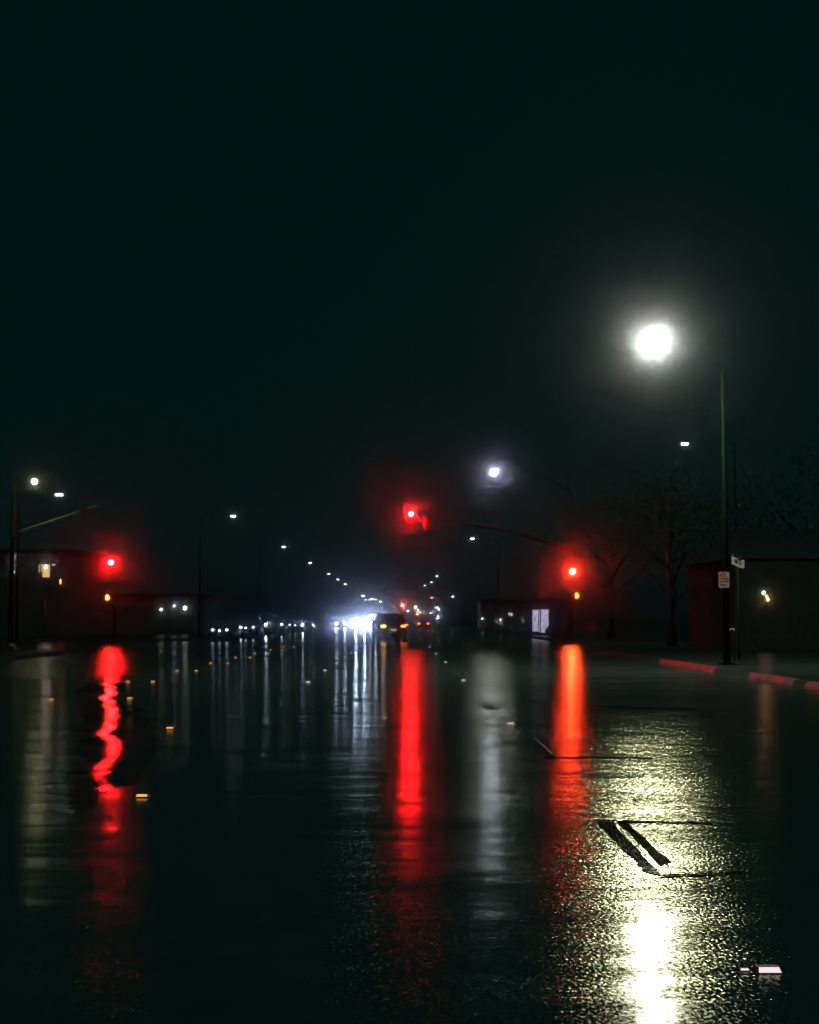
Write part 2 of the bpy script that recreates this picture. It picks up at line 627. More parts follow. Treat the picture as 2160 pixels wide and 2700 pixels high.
# ---------------------------------------------------------------- street lamps
def cobra_lamp(name, label, base_xy, top_z, lens, lens_mat, lens_r, pole_r=(.10, .055), group=None, pm='dimmed_steel', z0=.14):
    """tapered pole, arm rising from near the pole's top out to a drop-lens head"""
    bx, by = base_xy
    t = thing(name, label, 'street lamp', (bx, by, z0), 0, group)
    lx, ly, lz = lens.x - bx, lens.y - by, lens.z - z0
    H = top_z - z0
    MB().tube([(0, 0, .0), (0, 0, H * .5), (0, 0, H)], [pole_r[0], (pole_r[0] + pole_r[1]) / 2, pole_r[1]], 12).build('pole', M[pm], t, True)
    MB().box((-.2, -.2, 0), (.2, .2, .05), .01).build('base_plate', M[pm], t)
    q = []
    for k in range(9):
        u = k / 8
        q.append((lx * u * .86, ly * u * .86, H - .25 + (lz + lens_r * .9 - H + .25) * math.sin(u * PI / 2)))
    MB().tube(q, [.045 - .012 * k / 8 for k in range(9)], 8).build('arm', M[pm], t, True)
    s = 1 if lx > 0 else -1
    hz = lz + lens_r * .95
    rings = []
    for (dx, ww, hh) in ((-1.9, .5, .35), (-1.2, .9, .7), (-.2, 1.15, 1.0), (.8, 1.1, .85), (1.45, .6, .4)):
        rings.append([(lx + s * dx * lens_r, ly + ww * lens_r * math.cos(a) * .9, hz + max(0, math.sin(a)) * hh * lens_r * .8 + min(0, math.sin(a)) * .06)
                      for a in [k / 10 * 2 * PI for k in range(10)]])
    MB().loft(rings).build('lamp_head', M[pm], t, True)
    MB().ball((lx, ly, lz), lens_r, 2, (1.0, 1.0, .95)).build('lens', lens_mat, t, True)
    return t


cobra_lamp('street_lamp', 'tall street lamp with dazzling white head above the right pavement', (at(1905, 950, 42).x, 42), at(1905, 950, 42).z,
           at(1727, 902, 40), M['lamp'], .25)


def led_lamp(label, px, py, d, wpx, side, mat, group=None):
    """flat LED head seen from below on a bracket; side is where its pole stands"""
    p = at(px, py, d)
    wid = wpx / F * d
    bx = p.x + side * 2.4
    t = thing('street_lamp', label, 'street lamp', (bx, d, .136), 0, group)
    lx, lz = p.x - bx, p.z - .136
    MB().tube([(0, 0, 0), (0, 0, lz + .1)], [.09, .05], 8).build('pole', M['steel'], t, True)
    MB().tube([(0, 0, lz), (lx * .5, 0, lz + .12), (lx * .9, 0, lz + .12)], .035, 6).build('arm', M['steel'], t, True)
    MB().box((lx - wid * .75, -.14, lz + .045), (lx + wid * .75, .14, lz + .13), .02).build('lamp_head', M['housing'], t)
    h = max(.06, wid * .17)
    MB().box((lx - wid / 2, -.11, lz - h), (lx + wid / 2, .11, lz + .044), .012).build('lens', mat, t)
    return t


ORD = ['nearest', 'second nearest', 'third nearest', 'fourth nearest', 'fifth nearest', 'sixth nearest', 'seventh nearest', 'eighth nearest', 'ninth nearest', 'tenth nearest',
       'eleventh nearest', 'twelfth nearest']
G1 = 'LED street lamps receding along the left side'
for i, (px, py, d, wp) in enumerate(((615, 1361, 110, 12), (748, 1442, 157, 8), (818, 1484, 202, 7), (867, 1513, 251, 6.2), (891, 1528, 287, 6), (911, 1540, 323, 6),
                                     (957, 1571, 485, 6.5), (981, 1579, 557, 5.5), (1004, 1586, 640, 5.5))):
    led_lamp('LED street lamp, %s of the receding row on the left' % ORD[i], px, py, d, wp, -1, M['led'] if i < 6 else M['led_far'], G1)
G2 = 'LED street lamps receding along the right side'
for i, (px, py, d, wp) in enumerate(((1246, 1420, 141, 9), (1152, 1519, 264, 5), (1138, 1535, 307, 5), (1120, 1544, 345, 3.5))):
    led_lamp('LED street lamp, %s of the receding row on the right' % ORD[i], px, py, d, wp, 1, M['led'], G2)
led_lamp('flat LED street lamp below the dazzling lamp, right of it', 1806, 1170, 72, 17, 1, M['led'])
led_lamp('flat LED street lamp at upper left, above the slanting lit arm', 156, 1304, 90, 19, -1, M['led'])
for i, (px, py, d, mat, lab) in enumerate(((1139, 1576, 460, 'orange', 'small orange street lamp far along the right pavement'),
                                           (1194, 1573, 300, 'cool_lamp', 'small bluish lamp standing alone on the far right pavement'),
                                           (1039, 1599, 760, 'yellowish', 'tiny yellowish street lamp left of the far red signal'))):
    led_lamp(lab, px, py, d, 4.6, 1 if i < 2 else -1, M[mat])
for i, (px, py) in enumerate(((964, 1582), (974.5, 1581.5), (991, 1581))):
    led_lamp('dim whitish street lamp above the headlight glare, %s' % ['leftmost of three', 'middle of three', 'rightmost of three'][i], px, py, 600 + 60 * i, 3.6, -1, M['cool_lamp'], 'dim lamps above the glare')

# ---------------------------------------------------------------- traffic signals
def hand_poly(mb, s, y):
    """raised hand symbol: palm, four fingers, thumb"""
    def cap(x0, z0, x1, z1, r):
        dx, dz = x1 - x0, z1 - z0
        l = math.hypot(dx, dz)
        nx, nz = -dz / l * r, dx / l * r
        p = [(x0 + nx, z0 + nz), (x1 + nx, z1 + nz), (x1 + dx / l * r, z1 + dz / l * r), (x1 - nx, z1 - nz), (x0 - nx, z0 - nz)]
        mb.poly([(a * s, y, b * s) for a, b in p])
        mb.poly([(a * s, y + .006, b * s) for a, b in p])
    cap(0, -.35, 0, .0, .30)
    for i, x in enumerate((-.24, -.08, .08, .24)):
        cap(x, .02, x * 1.15, (.55, .72, .70, .56)[i], .068)
    cap(.28, -.22, .50, .10, .075)


def signal_head(label, lens_px, d, lit='red', rz=0.0, back=False, group='traffic signals', size=1.0, mat_on=None):
    """three-lens head; the lit lens sits exactly where the photo shows it"""
    p = at(*lens_px, d)
    t = thing('traffic_signal', label, 'traffic signal', (p.x, p.y, p.z), rz, group)
    zoff = {'red': 0, 'green': .72, None: 0, 'red_far': 0}[lit]
    s = size
    hb = M['yellow'] if back else M['black']
    MB().box((-.17 * s, .02, -.90 * s + zoff), (.17 * s, .24 * s, .18 * s + zoff), .03).build('housing', hb, t)
    for k in range(3):
        z = -.36 * k * s + zoff
        v = MB()
        n = 9
        for j in range(n - 1):
            a0, a1 = -.25 + (PI + .5) * j / (n - 1), -.25 + (PI + .5) * (j + 1) / (n - 1)
            r = .162 * s
            y1, y2 = -.20 * s, -.16 * s
            v.poly([(r * math.cos(a0), .02, z + r * math.sin(a0)), (r * math.cos(a1), .02, z + r * math.sin(a1)),
                    (r * math.cos(a1), y1, z + r * math.sin(a1)), (r * math.cos(a0), y1, z + r * math.sin(a0))])
        v.build('visor', M['black'], t)
        on = (k == 0 and lit in ('red', 'red_far')) or (k == 2 and lit == 'green')
        mat = M[mat_on] if on and mat_on else {'red': M['red'], 'red_far': M['red_far'], 'green': M['green_far']}[lit] if on else M['dark_lens']
        ln = MB().ball((0, .01, z), .145 * s, 2, (1, .45, 1)).build('lens', mat, t, True)
        if on:
            ln['label'] = 'lit %s lens' % ('green' if lit == 'green' else 'red')
    return t


def ped_signal(label, px, py, d, rz=0.0, dim=False):
    p = at(px, py, d)
    t = thing('pedestrian_signal', label, 'pedestrian signal', (p.x, p.y, p.z), rz, 'pedestrian signals')
    MB().box((-.22, .01, -.24), (.22, .2, .24), .025).build('housing', M['black'], t)
    v = MB()
    v.box((-.235, -.12, .235), (.235, .05, .25))
    v.box((-.25, -.12, -.24), (-.235, .05, .25))
    v.box((.235, -.12, -.24), (.25, .05, .25))
    v.build('visor', M['black'], t)
    h = MB()
    hand_poly(h, .30, -.004)
    h.build('hand_symbol', M['hand'], t)
    q = MB()
    q.ball((0, .012, 0), .2, 2, (.95, .06, 1.1))
    q.build('lens', M['hand_halo'], t, True)
    return t


D = 95.0
# right corner: pole with luminaire arm on top and a drooping mast arm
rp_ = at(1506, 1690, D)
t = thing('signal_pole', 'tall signal pole at the right corner with a long mast arm and a lamp', 'signal pole', (rp_.x, D + .4, .136))
top = at(1506, 1262, D).z
MB().tube([(0, 0, 0), (0, 0, 5), (0, 0, top)], [.17, .13, .08], 12).build('pole', M['steel'], t, True)
q = [at(x, y, D) for x, y in ((1504, 1452), (1440, 1426), (1369, 1407), (1300, 1391), (1230, 1380), (1180, 1373), (1092, 1364))]
MB().tube([(v.x - rp_.x, 0, v.z - .136) for v in q], [.12, .105, .09, .08, .07, .06, .05], 10).build('mast_arm', M['steel'], t, True)
lp = at(1304, 1244, D)
MB().tube([(0, 0, top - .9), ((lp.x - rp_.x) * .45, 0, lp.z), ((lp.x - rp_.x) * .95, 0, lp.z + .12)], [.06, .05, .04], 8).build('lamp_arm', M['steel'], t, True)
lh = MB().box((lp.x - rp_.x - .35, -.16, lp.z - .136 + .12), (lp.x - rp_.x + .4, .16, lp.z - .136 + .26), .05).build('lamp_head', M['housing'], t)
MB().ball((lp.x - rp_.x, -.1, lp.z - .136), .2, 2).build('lens', M['lamp_blue'], lh, True)
b1 = at(1278, 1384, D)
b2 = at(1302, 1383, D)
b3 = at(1306, 1415, D)
for v, l in ((b1, .28), (b2, .35), (b3, .30)):
    MB().box((v.x - rp_.x - l / 2, -.1, v.z - .136 - .04), (v.x - rp_.x + l / 2, .0, v.z - .136 + .04)).build('bracket', M['pale'], t)
signal_head('lit red signal hanging from the mast arm over the middle of the road', (1084, 1355), D - .3, 'red')
signal_head('unlit signal turned sideways beside the hanging red signal', (1127, 1364), D - .2, None, R(80), True)
signal_head('lit red signal mounted on the pole at the right corner', (1510, 1507), D - .3, 'red', mat_on='red_orange')
ped_signal('orange hand pedestrian signal under the red signal at the right corner', 1521, 1572, D - .3, R(14))
# left corner pole
lp_ = at(298, 1697, D)
t = thing('signal_pole', 'plain signal pole on the left far corner under a red signal', 'signal pole', (lp_.x, D + .3, .136))
MB().tube([(0, 0, 0), (0, 0, 2.5), (0, 0, 5.3)], [.11, .10, .09], 12).build('pole', M['steel'], t, True)
MB().ball((0, 0, 5.33), .11, 2).build('cap', M['steel'], t, True)
signal_head('lit red signal mounted on the pole at the left corner', (293, 1483), D - .3, 'red')
ped_signal('orange hand pedestrian signal under the red signal at the left corner', 283, 1577, D - .3)
ped_signal('small orange pedestrian signal at far left beside the lit doorway', 161, 1535, 112, R(55))
# near left pole with the slanting lit arm
D2 = 80.0
np_ = at(28, 1700, D2)
t = thing('signal_pole', 'signal pole at left edge with a slanting mast arm lit by its lamp', 'signal pole', (np_.x, D2, .136))
top = at(28, 1290, D2).z
MB().tube([(0, 0, 0), (0, 0, 5), (0, 0, top - .136)], [.16, .12, .08], 12).build('pole', M['steel'], t, True)
a, b = at(30, 1408, D2), at(262, 1331, D2)
MB().tube([(0, 0, a.z - .136), (1.0, 0, (a.z + (b.z - a.z) * .21) - .136), (b.x - np_.x, 0, b.z - .136)], [.10, .085, .05], 10).build('mast_arm', M['pale'], t, True)
lv = at(92, 1270, D2)
MB().tube([(0, 0, top - .6), (.5, 0, lv.z + .0), (lv.x - np_.x, 0, lv.z + .05)], .045, 8).build('lamp_arm', M['steel'], t, True)
lh = MB().box((lv.x - np_.x - .3, -.15, lv.z - .136 + .11), (lv.x - np_.x + .35, .15, lv.z - .136 + .24), .04).build('lamp_head', M['housing'], t)
MB().ball((lv.x - np_.x, -.06, lv.z - .136), .15, 2).build('lens', M['lamp_warm'], lh, True)
sv0, sv1 = at(186, 1373, D2), at(233, 1375, D2)
k = MB()
k.box((sv0.x - np_.x, -.05, sv0.z - .136 - .03), (sv1.x - np_.x, .0, sv0.z - .136 + .03))
k.tube([((sv0.x + sv1.x) / 2 - np_.x, 0, sv0.z - .136), ((sv0.x + sv1.x) / 2 - np_.x, 0, at(209, 1350, D2).z - .136)], .02, 6)
k.build('bracket', M['pale'], t)
signal_head('signal seen edge on near the tip of the slanting lit arm', (224, 1348), D2 - .1, None, R(100), True)
signal_head('signal seen edge on beside the pole at the left edge', (45, 1372), D2 - .1, None, R(95), True)
# far signals down the road
fx = at(1068, 1640, 330)
t = thing('signal_pole', 'distant signal pole with a mast arm far down the road', 'signal pole', (XR2 + .6, 330, .136))
za = at(1062, 1596, 330).z
MB().tube([(0, 0, 0), (0, 0, za + .6)], [.15, .1], 8).build('pole', M['steel'], t, True)
MB().tube([(0, 0, za), (at(1060, 1596, 330).x - XR2 - .6, 0, za + .1)], [.09, .05], 8).build('mast_arm', M['steel'], t, True)
signal_head('distant lit red signal above the dark car', (1062, 1596), 329.7, 'red_far', size=1.6)
signal_head('distant green signal just right of the dark car roof', (1076, 1611), 420, 'green', size=1.0)

# ---------------------------------------------------------------- cars
def section(hw, zb, zt, y, tuck=.12, n=3):
    """rounded car cross-section, closed ring of 12 points"""
    return [(-hw + tuck, y, zb), (-hw, y, zb + .18), (-hw - .01, y, (zb + zt) / 2), (-hw + .02, y, zt - .12), (-hw + .14, y, zt - .02), (-hw * .4, y, zt + .012),
            (hw * .4, y, zt + .012), (hw - .14, y, zt - .02), (hw - .02, y, zt - .12), (hw + .01, y, (zb + zt) / 2), (hw, y, zb + .18), (hw - tuck, y, zb)]


def make_car(label, loc, rz, paint, suv=False, heads=None, tails=None, group=None, name='car', head_r=.085, plate_front=False, head_x=.66, head_z=.70, low=False):
    t = thing(name, label, 'car', loc, rz, group)
    L2 = 2.3
    H = 1.74 if suv else 1.44
    belt = 1.06 if suv else .92
    hood = .98 if suv else .86
    hw = .92 if suv else .88
    st = [(-L2, .80, .42, belt - .16), (-L2 + .08, .86, .30, belt - .03), (-L2 + .5, hw, .24, belt), (-1.0, hw, .22, belt), (.6, hw, .22, belt - .01), (1.15, hw, .22, hood + .02),
          (1.8, hw - .02, .24, hood - .08), (2.15, hw - .08, .28, hood - .18), (L2, hw - .2, .40, hood - .32)]
    MB().loft([section(a, b, c, y) for y, a, b, c in st]).build('body', paint, t, True)
    # cabin: raked glasshouse with its own roof
    yb0, yb1, yf1, yf0 = (-L2 + .12, -L2 + .42, .35, 1.15) if suv else (-L2 + .55, -L2 + 1.15, .25, 1.1)
    wb, wt = hw - .06, hw - .24
    zr = H
    b0 = belt - .03
    roof = []
    for y, z, ww in ((yb1 - .06, zr - .05, wt), (yb1 + .25, zr - .005, wt + .01), ((yb1 + yf1) / 2, zr + .02, wt + .02), (yf1 - .2, zr, wt + .01), (yf1 + .05, zr - .06, wt)):
        roof.append([(-ww, y, z - .05), (-ww * .93, y, z - .005), (-ww * .5, y, z + .02), (0, y, z + .028), (ww * .5, y, z + .02), (ww * .93, y, z - .005), (ww, y, z - .05), (0, y, z - .07)])
    MB().loft(roof).build('roof', paint, t, True)
    g = MB()
    g.poly([(-wb + .05, yb0, b0), (wb - .05, yb0, b0), (wt - .03, yb1 - .07, zr - .07), (-wt + .03, yb1 - .07, zr - .07)])
    g.build('rear_window', M['glass'], t)
    g = MB()
    g.poly([(-wb + .05, yf0, b0), (wb - .05, yf0, b0), (wt - .03, yf1 + .06, zr - .08), (-wt + .03, yf1 + .06, zr - .08)])
    g.build('windscreen', M['glass'], t)
    for s in (-1, 1):
        g = MB()
        ym = (yb1 + yf1) / 2
        g.poly([(s * wb, yb0 + .08, b0), (s * wb, ym - .04, b0), (s * wt, ym - .04, zr - .06), (s * wt, yb1 + .02, zr - .06)])
        g.poly([(s * wb, ym + .04, b0), (s * wb, yf0 - .1, b0), (s * wt, yf1, zr - .06), (s * wt, ym + .04, zr - .06)])
        g.build('side_window', M['glass'], t)
        for (y0, y1) in ((yb0, yb1 - .06), (yf0, yf1 + .06)):
            k = MB()
            k.tube([(s * wb, y0, b0), (s * wt, y1, zr - .06)], .045, 6)
            k.build('pillar', paint, t, True)
        k = MB()
        k.ball((s * (hw + .08), .85, belt + .06), .1, 2, (1, .6, .75))
        k.build('mirror', paint, t, True)
        for y in (-1.45, 1.4):
            wh = MB().tube([(s * (hw - .2), y, .33), (s * (hw + .005), y, .33)], .33, 18).build('wheel', M['rubber'], t, True)
            MB().tube([(s * (hw - .02), y, .33), (s * (hw + .012), y, .33)], .2, 14).build('rim', M['rim'], wh)
    MB().box((-.8, -L2 - .09, .36), (.8, -L2 + .1, .58), .04).build('rear_bumper', paint, t)
    MB().box((-.72, L2 - .1, .28), (.72, L2 + .07, .50), .04).build('front_bumper', paint, t)
    MB().box((-.40, L2 - .08, .53), (.40, L2 + .03, .64), .015).build('grille', M['housing'], t)
    for s in (-1, 1):
        mt = heads[0 if s < 0 else 1] if heads else M['dark_lens']
        MB().ball((s * head_x, L2 - .04, head_z), head_r, 2, (1.15, .8, .85)).build('headlight', mt, t, True)
        tm = tails[0 if s < 0 else 1] if tails else M['tail_dim']
        z = .96 if suv else .80
        MB().box((s * .64 - .145, -L2 - .05, z - .07), (s * .64 + .145, -L2 + .12, z + .07), .03).build('tail_light', tm, t)
    p = MB().box((-.20, -L2 - .105, .66), (.20, -L2 - .02, .80), .008).build('number_plate', M['plate'], t)
    if plate_front:
        MB().box((-.2, L2 + .072, .34), (.2, L2 + .085, .46), .006).build('front_plate', M['plate'], t)
    return t


# the dark car crossing ahead, angled left
sx_ = at(1036, 1684, 96)
suv = make_car('dark tall car ahead with amber indicator, angled left in the far carriageway', (sx_.x - .32, 96 + 2.25, 0), R(9), M['paint_dark'], True,
               tails=(M['amber'], M['tail']), name='dark_car')
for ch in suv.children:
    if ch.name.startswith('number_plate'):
        ch.data.materials[0] = M['plate_glow']
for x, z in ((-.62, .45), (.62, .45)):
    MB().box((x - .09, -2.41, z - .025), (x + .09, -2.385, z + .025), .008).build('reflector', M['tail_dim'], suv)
MB().tube([(-.25, -2.19, 1.20), (.2, -2.17, 1.17)], .012, 6).build('wiper', M['rubber'], suv)
MB().box((-.5, -2.2, 1.70), (.5, -2.0, 1.73), .01).build('roof_spoiler', M['paint_dark'], suv)
MB().box((.70, -2.30, 1.02), (.93, -2.18, 1.07), .01).build('tail_light', M['tail'], suv)
MB().ball((.96, -.6, .80), .03, 1).build('side_marker', M['orange'], suv, True)
v = at(1117, 1637, 213)
make_car('distant car driving away with lit tail lights, right of the dark car', (v.x, 213 + 2.3, 0), 0, M['paint_grey'], False, tails=(M['tail'], M['tail']), name='distant_car')
# oncoming traffic
G3 = 'oncoming cars with headlights'
for lab, px, d, mat, paint, r in (('oncoming car with separate round headlights, leftmost in the glare', 898.5, 240, 'head_mid', 'paint_grey', .10),
                                  ('oncoming car with blinding main beams in the middle of the glare', 950, 235, 'head_big', 'paint_dark', .105),
                                  ('oncoming car in the glare just left of the dark car', 984, 380, 'head_far', 'paint_grey', .13),
                                  ('most distant oncoming car, beside the dark car roof', 1005, 500, 'head_far', 'paint_dark', .12)):
    v = at(px, 1640, d)
    make_car(lab, (v.x, d + 2.3, 0), PI, M[paint], False, heads=(M[mat], M[mat]), group=G3, name='oncoming_car', head_r=r, head_x=.69)
# parked cars along the left kerb, sidelights glinting
G4 = 'cars parked along the left kerb'
for lab, a, b, d, mats, mid, hz in (('parked car at left kerb with dim blue lights, nearest of the row', 561, 598, 97, ('spark', 'spark'), 579, .72),
                                    ('parked car at left kerb, second of the row', 635, 668, 114, ('spark', 'spark_dim'), 648, .80),
                                    ('parked car at left kerb with one bright lamp, third of the row', 701, 743, 136, ('spark_dim', 'head'), None, .95),
                                    ('parked car at left kerb, fourth of the row', 764, 798, 166, ('head', 'spark'), 779, .80),
                                    ('parked car at left kerb, farthest of the row', 791, 825, 192, ('spark', 'spark'), None, .75)):
    x0, x1 = at(a, 1650, d).x, at(b, 1650, d).x
    c = make_car(lab, ((x0 + x1) / 2, d + 2.3, 0), PI, M['paint_grey'], hz > .9, heads=(M[mats[0]], M[mats[1]]), group=G4, name='parked_car', head_r=.085,
                 head_x=(x1 - x0) / 2, head_z=hz, plate_front=True)
    if mid:
        xm = at(mid, 1650, d).x
        MB().box(((x0 + x1) / 2 - xm - .06, 2.33, hz - .12), ((x0 + x1) / 2 - xm + .06, 2.36, hz + .02), .01).build('mid_glint', M['spark'], c)  # emissive box standing in for a glint off the grille

# ---------------------------------------------------------------- road studs
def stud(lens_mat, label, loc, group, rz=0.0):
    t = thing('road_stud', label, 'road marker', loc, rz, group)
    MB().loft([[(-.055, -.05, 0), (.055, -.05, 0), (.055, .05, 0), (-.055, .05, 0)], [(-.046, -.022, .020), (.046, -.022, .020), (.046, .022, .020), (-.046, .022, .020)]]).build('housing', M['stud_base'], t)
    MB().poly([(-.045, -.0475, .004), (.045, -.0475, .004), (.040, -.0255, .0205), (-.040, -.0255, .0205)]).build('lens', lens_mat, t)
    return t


sw = None
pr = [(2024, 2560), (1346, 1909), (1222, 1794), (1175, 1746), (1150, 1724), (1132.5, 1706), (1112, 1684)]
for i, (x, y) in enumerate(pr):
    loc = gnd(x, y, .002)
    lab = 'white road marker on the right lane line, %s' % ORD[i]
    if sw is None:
        sw = stud(M['stud_white_retro'], lab, loc, 'white road markers')
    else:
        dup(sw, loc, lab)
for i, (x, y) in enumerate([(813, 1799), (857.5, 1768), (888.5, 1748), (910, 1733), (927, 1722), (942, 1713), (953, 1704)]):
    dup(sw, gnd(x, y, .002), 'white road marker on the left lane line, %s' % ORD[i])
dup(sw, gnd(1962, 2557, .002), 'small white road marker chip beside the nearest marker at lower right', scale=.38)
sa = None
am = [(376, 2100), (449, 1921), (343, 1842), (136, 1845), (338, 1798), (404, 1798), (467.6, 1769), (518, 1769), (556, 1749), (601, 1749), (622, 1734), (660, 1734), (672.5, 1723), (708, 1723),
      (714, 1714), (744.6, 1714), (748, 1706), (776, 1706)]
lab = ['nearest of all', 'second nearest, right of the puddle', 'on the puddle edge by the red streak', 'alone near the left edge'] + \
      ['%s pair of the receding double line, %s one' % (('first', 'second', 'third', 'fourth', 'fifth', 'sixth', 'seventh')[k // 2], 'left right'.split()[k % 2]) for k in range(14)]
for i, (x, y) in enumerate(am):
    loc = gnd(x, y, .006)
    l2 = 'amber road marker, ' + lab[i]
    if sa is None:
        sa = stud(M['stud_amber_retro'], l2, loc, 'amber road markers')
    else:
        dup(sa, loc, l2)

# ---------------------------------------------------------------- signs
def plate_sign(name, label, cat, d, px, py, wpx, hpx, mat, post_z0=.14, round_r=.03, z_top_extra=.1, post=True):
    p = at(px, py, d)
    ww, hh = wpx / F * d, hpx / F * d
    t = thing(name, label, cat, (p.x, d, post_z0))
    zc = p.z - post_z0
    if post:
        MB().tube([(0, .04, 0), (0, .04, zc + hh / 2 + z_top_extra)], .028, 8).build('post', M['steel'], t, True)
    else:
        for z in (-.3, .3):
            MB().box((-.07, .001, zc + hh * z - .015), (.07, .13, zc + hh * z + .015)).build('strap', M['steel'], t)
    pts = []
    r = min(round_r, ww * .2)
    for cx, cz, a0 in ((ww / 2 - r, hh / 2 - r, 0), (-ww / 2 + r, hh / 2 - r, 90), (-ww / 2 + r, -hh / 2 + r, 180), (ww / 2 - r, -hh / 2 + r, 270)):
        for k in range(5):
            a = R(a0 + 90 * k / 4)
            pts.append((cx + r * math.cos(a), cz + r * math.sin(a)))
    return t, zc, ww, hh, pts


def slab(pts, y0, y1, dz=0.0):
    return MB().loft([[(x, y0, z + dz) for x, z in pts], [(x, y1, z + dz) for x, z in pts]])


# no parking sign
t, zc, ww, hh, pts = plate_sign('parking_sign', 'pinkish no parking sign with red lettering fixed to the street lamp pole at right', 'road sign', 41.76, 1909, 1529, 28, 42, M['sign_pink'], post=False)
slab(pts, -.004, 0, zc).build('sign_face', M['sign_pink'], t)
text_part('NO', hh * .30, M['ink_red'], t, (-ww * .22, -.006, zc + hh * .32), 'lettering')
text_part('PARKING', hh * .135, M['ink_red'], t, (0, -.006, zc + hh * .08), 'lettering')
text_part('ANY TIME', hh * .125, M['ink_red'], t, (0, -.006, zc - hh * .09), 'lettering')
k = MB().box((-ww * .25, -.008, zc - hh * .31), (ww * .25, -.0045, zc - hh * .27))
k.poly([(-ww * .36, -.008, zc - hh * .29), (-ww * .22, -.008, zc - hh * .23), (-ww * .22, -.008, zc - hh * .35)])
k.box((-ww * .03, -.008, zc - hh * .42), (ww * .03, -.0045, zc - hh * .38))
k.build('arrow_symbol', M['ink_red'], t)
# wavy route shield
t, zc, ww, hh, pts = plate_sign('route_sign', 'pale wavy route sign reading 92 on the right pavement', 'road sign', 46.5, 1946, 1482, 34, 30, M['sign_white'])
up_, lo_ = [], []
for k in range(13):
    u = k / 12
    x = (-.5 + u) * ww
    wave = .16 * math.cos(u * PI * 1.25) - .02
    up_.append((x, hh * (.36 + wave)))
    lo_.append((x, hh * (-.36 + wave * 1.05)))
slab(up_ + lo_[::-1], -.004, 0, zc).build('sign_face', M['sign_white'], t)
text_part('92', hh * .60, M['ink'], t, (0, -.006, zc - hh * .0), 'lettering', bold=.035)
k = MB().box((-ww * .46, -.004, zc + hh * .55), (-ww * .28, 0, zc + hh * .72))
k.box((ww * .12, -.004, zc + hh * .33), (ww * .27, 0, zc + hh * .44))
k.build('clip', M['sign_blue'], t)
# far side sign, red light painted into its orange face
t, zc, ww, hh, pts = plate_sign('tinted_sign', 'small sign with painted orange light on a thin post left of the right corner signal', 'road sign', 93.5, 1425, 1566.5, 18, 24, M['red_lit_tint'], z_top_extra=.45)
slab(pts, -.004, 0, zc).build('sign_face', M['red_lit_tint'], t)
slab([(x * 1.15, z * .62) for x, z in pts], -.004, 0, zc + hh * .88).build('upper_sign_face', M['sign_blue'], t)
MB().box((ww * .1, -.009, zc + hh * 1.02), (ww * .5, -.0045, zc + hh * 1.1)).build('lettering', M['ink_red'], t)
k = MB().box((-ww * .42, -.009, zc + hh * .08), (-ww * .08, -.0045, zc + hh * .40))
k.build('lettering', M['ink_red'], t)
# bent white pipe on the verge
p = at(1930, 1662, 45)
t = thing('bent_pipe', 'small bent white pipe end above the right pavement', 'pipe', (p.x, 45, .136))
pz = p.z - .136
q = [(.07, 0, 0), (.07, 0, pz - .05), (.075, 0, pz + .01), (.05, 0, pz + .05), (.0, 0, pz + .045), (-.05, -.02, pz + .02), (-.09, -.03, pz - .01)]
MB().tube(q[3:], .019, 8).build('spout', M['pale'], t, True)
MB().tube(q[:4], .018, 8).build('riser', M['bark'], t, True)
MB().tube([(.07, 0, pz - .05), (.075, 0, pz + .01), (.05, 0, pz + .05)], .0195, 8).build('elbow', M['pale'], t, True)

# ---------------------------------------------------------------- buildings
def building(name, label, d, x0, x1, h, depth, lights=(), windows=(), roof='flat', zb=.136, wm='wall'):
    t = thing(name, label, 'building', ((x0 + x1) / 2, d, zb))
    cx = (x0 + x1) / 2
    MB().box((x0 - cx, .0, 0), (x1 - cx, depth, h - zb)).build('wall', M[wm], t)
    if roof == 'flat':
        MB().box((x0 - cx - .25, -.25, h - zb + .002), (x1 - cx + .25, depth + .25, h - zb + .3), .04).build('roof', M['roof'], t)
    else:
        rr = MB()
        a, b, e, z, zt = x0 - cx - .4, x1 - cx + .4, .45, h - zb + .002, h - zb + 1.5
        rr.loft([[(a, -e, z), (b, -e, z), (b, depth + e, z), (a, depth + e, z)], [(a + 1.6, depth / 2 - .1, zt), (b - 1.6, depth / 2 - .1, zt), (b - 1.6, depth / 2 + .1, zt), (a + 1.6, depth / 2 + .1, zt)]])
        rr.build('roof', M['roof'], t)
    for (px, py, wp, hp, mat) in lights:
        p = at(px, py, d - .12)
        a, b = wp / F * d / 2, hp / F * d / 2
        MB().ball((p.x - cx, -.12, p.z - zb), 1, 1, (a, .1, b)).build('wall_lamp', M[mat], t, True)
    for (xa, ya, xb, yb, mat) in windows:
        p, q_ = at(xa, ya, d - .05), at(xb, yb, d - .05)
        f = MB()
        X0, X1, Z1, Z0 = p.x - cx, q_.x - cx, p.z - zb, q_.z - zb
        g = max(.03, (X1 - X0) * .05)
        for u in ((X0 - g, Z0 - g, X1 + g, Z0), (X0 - g, Z1, X1 + g, Z1 + g), (X0 - g, Z0, X0, Z1), (X1, Z0, X1 + g, Z1)):
            f.box((u[0], -.08, u[1]), (u[2], -.002, u[3]))
        fo = f.build('window', M['frame'], t)
        MB().box((X0, -.05, Z0), (X1, -.003, Z1)).build('pane', M[mat], fo)
    return t


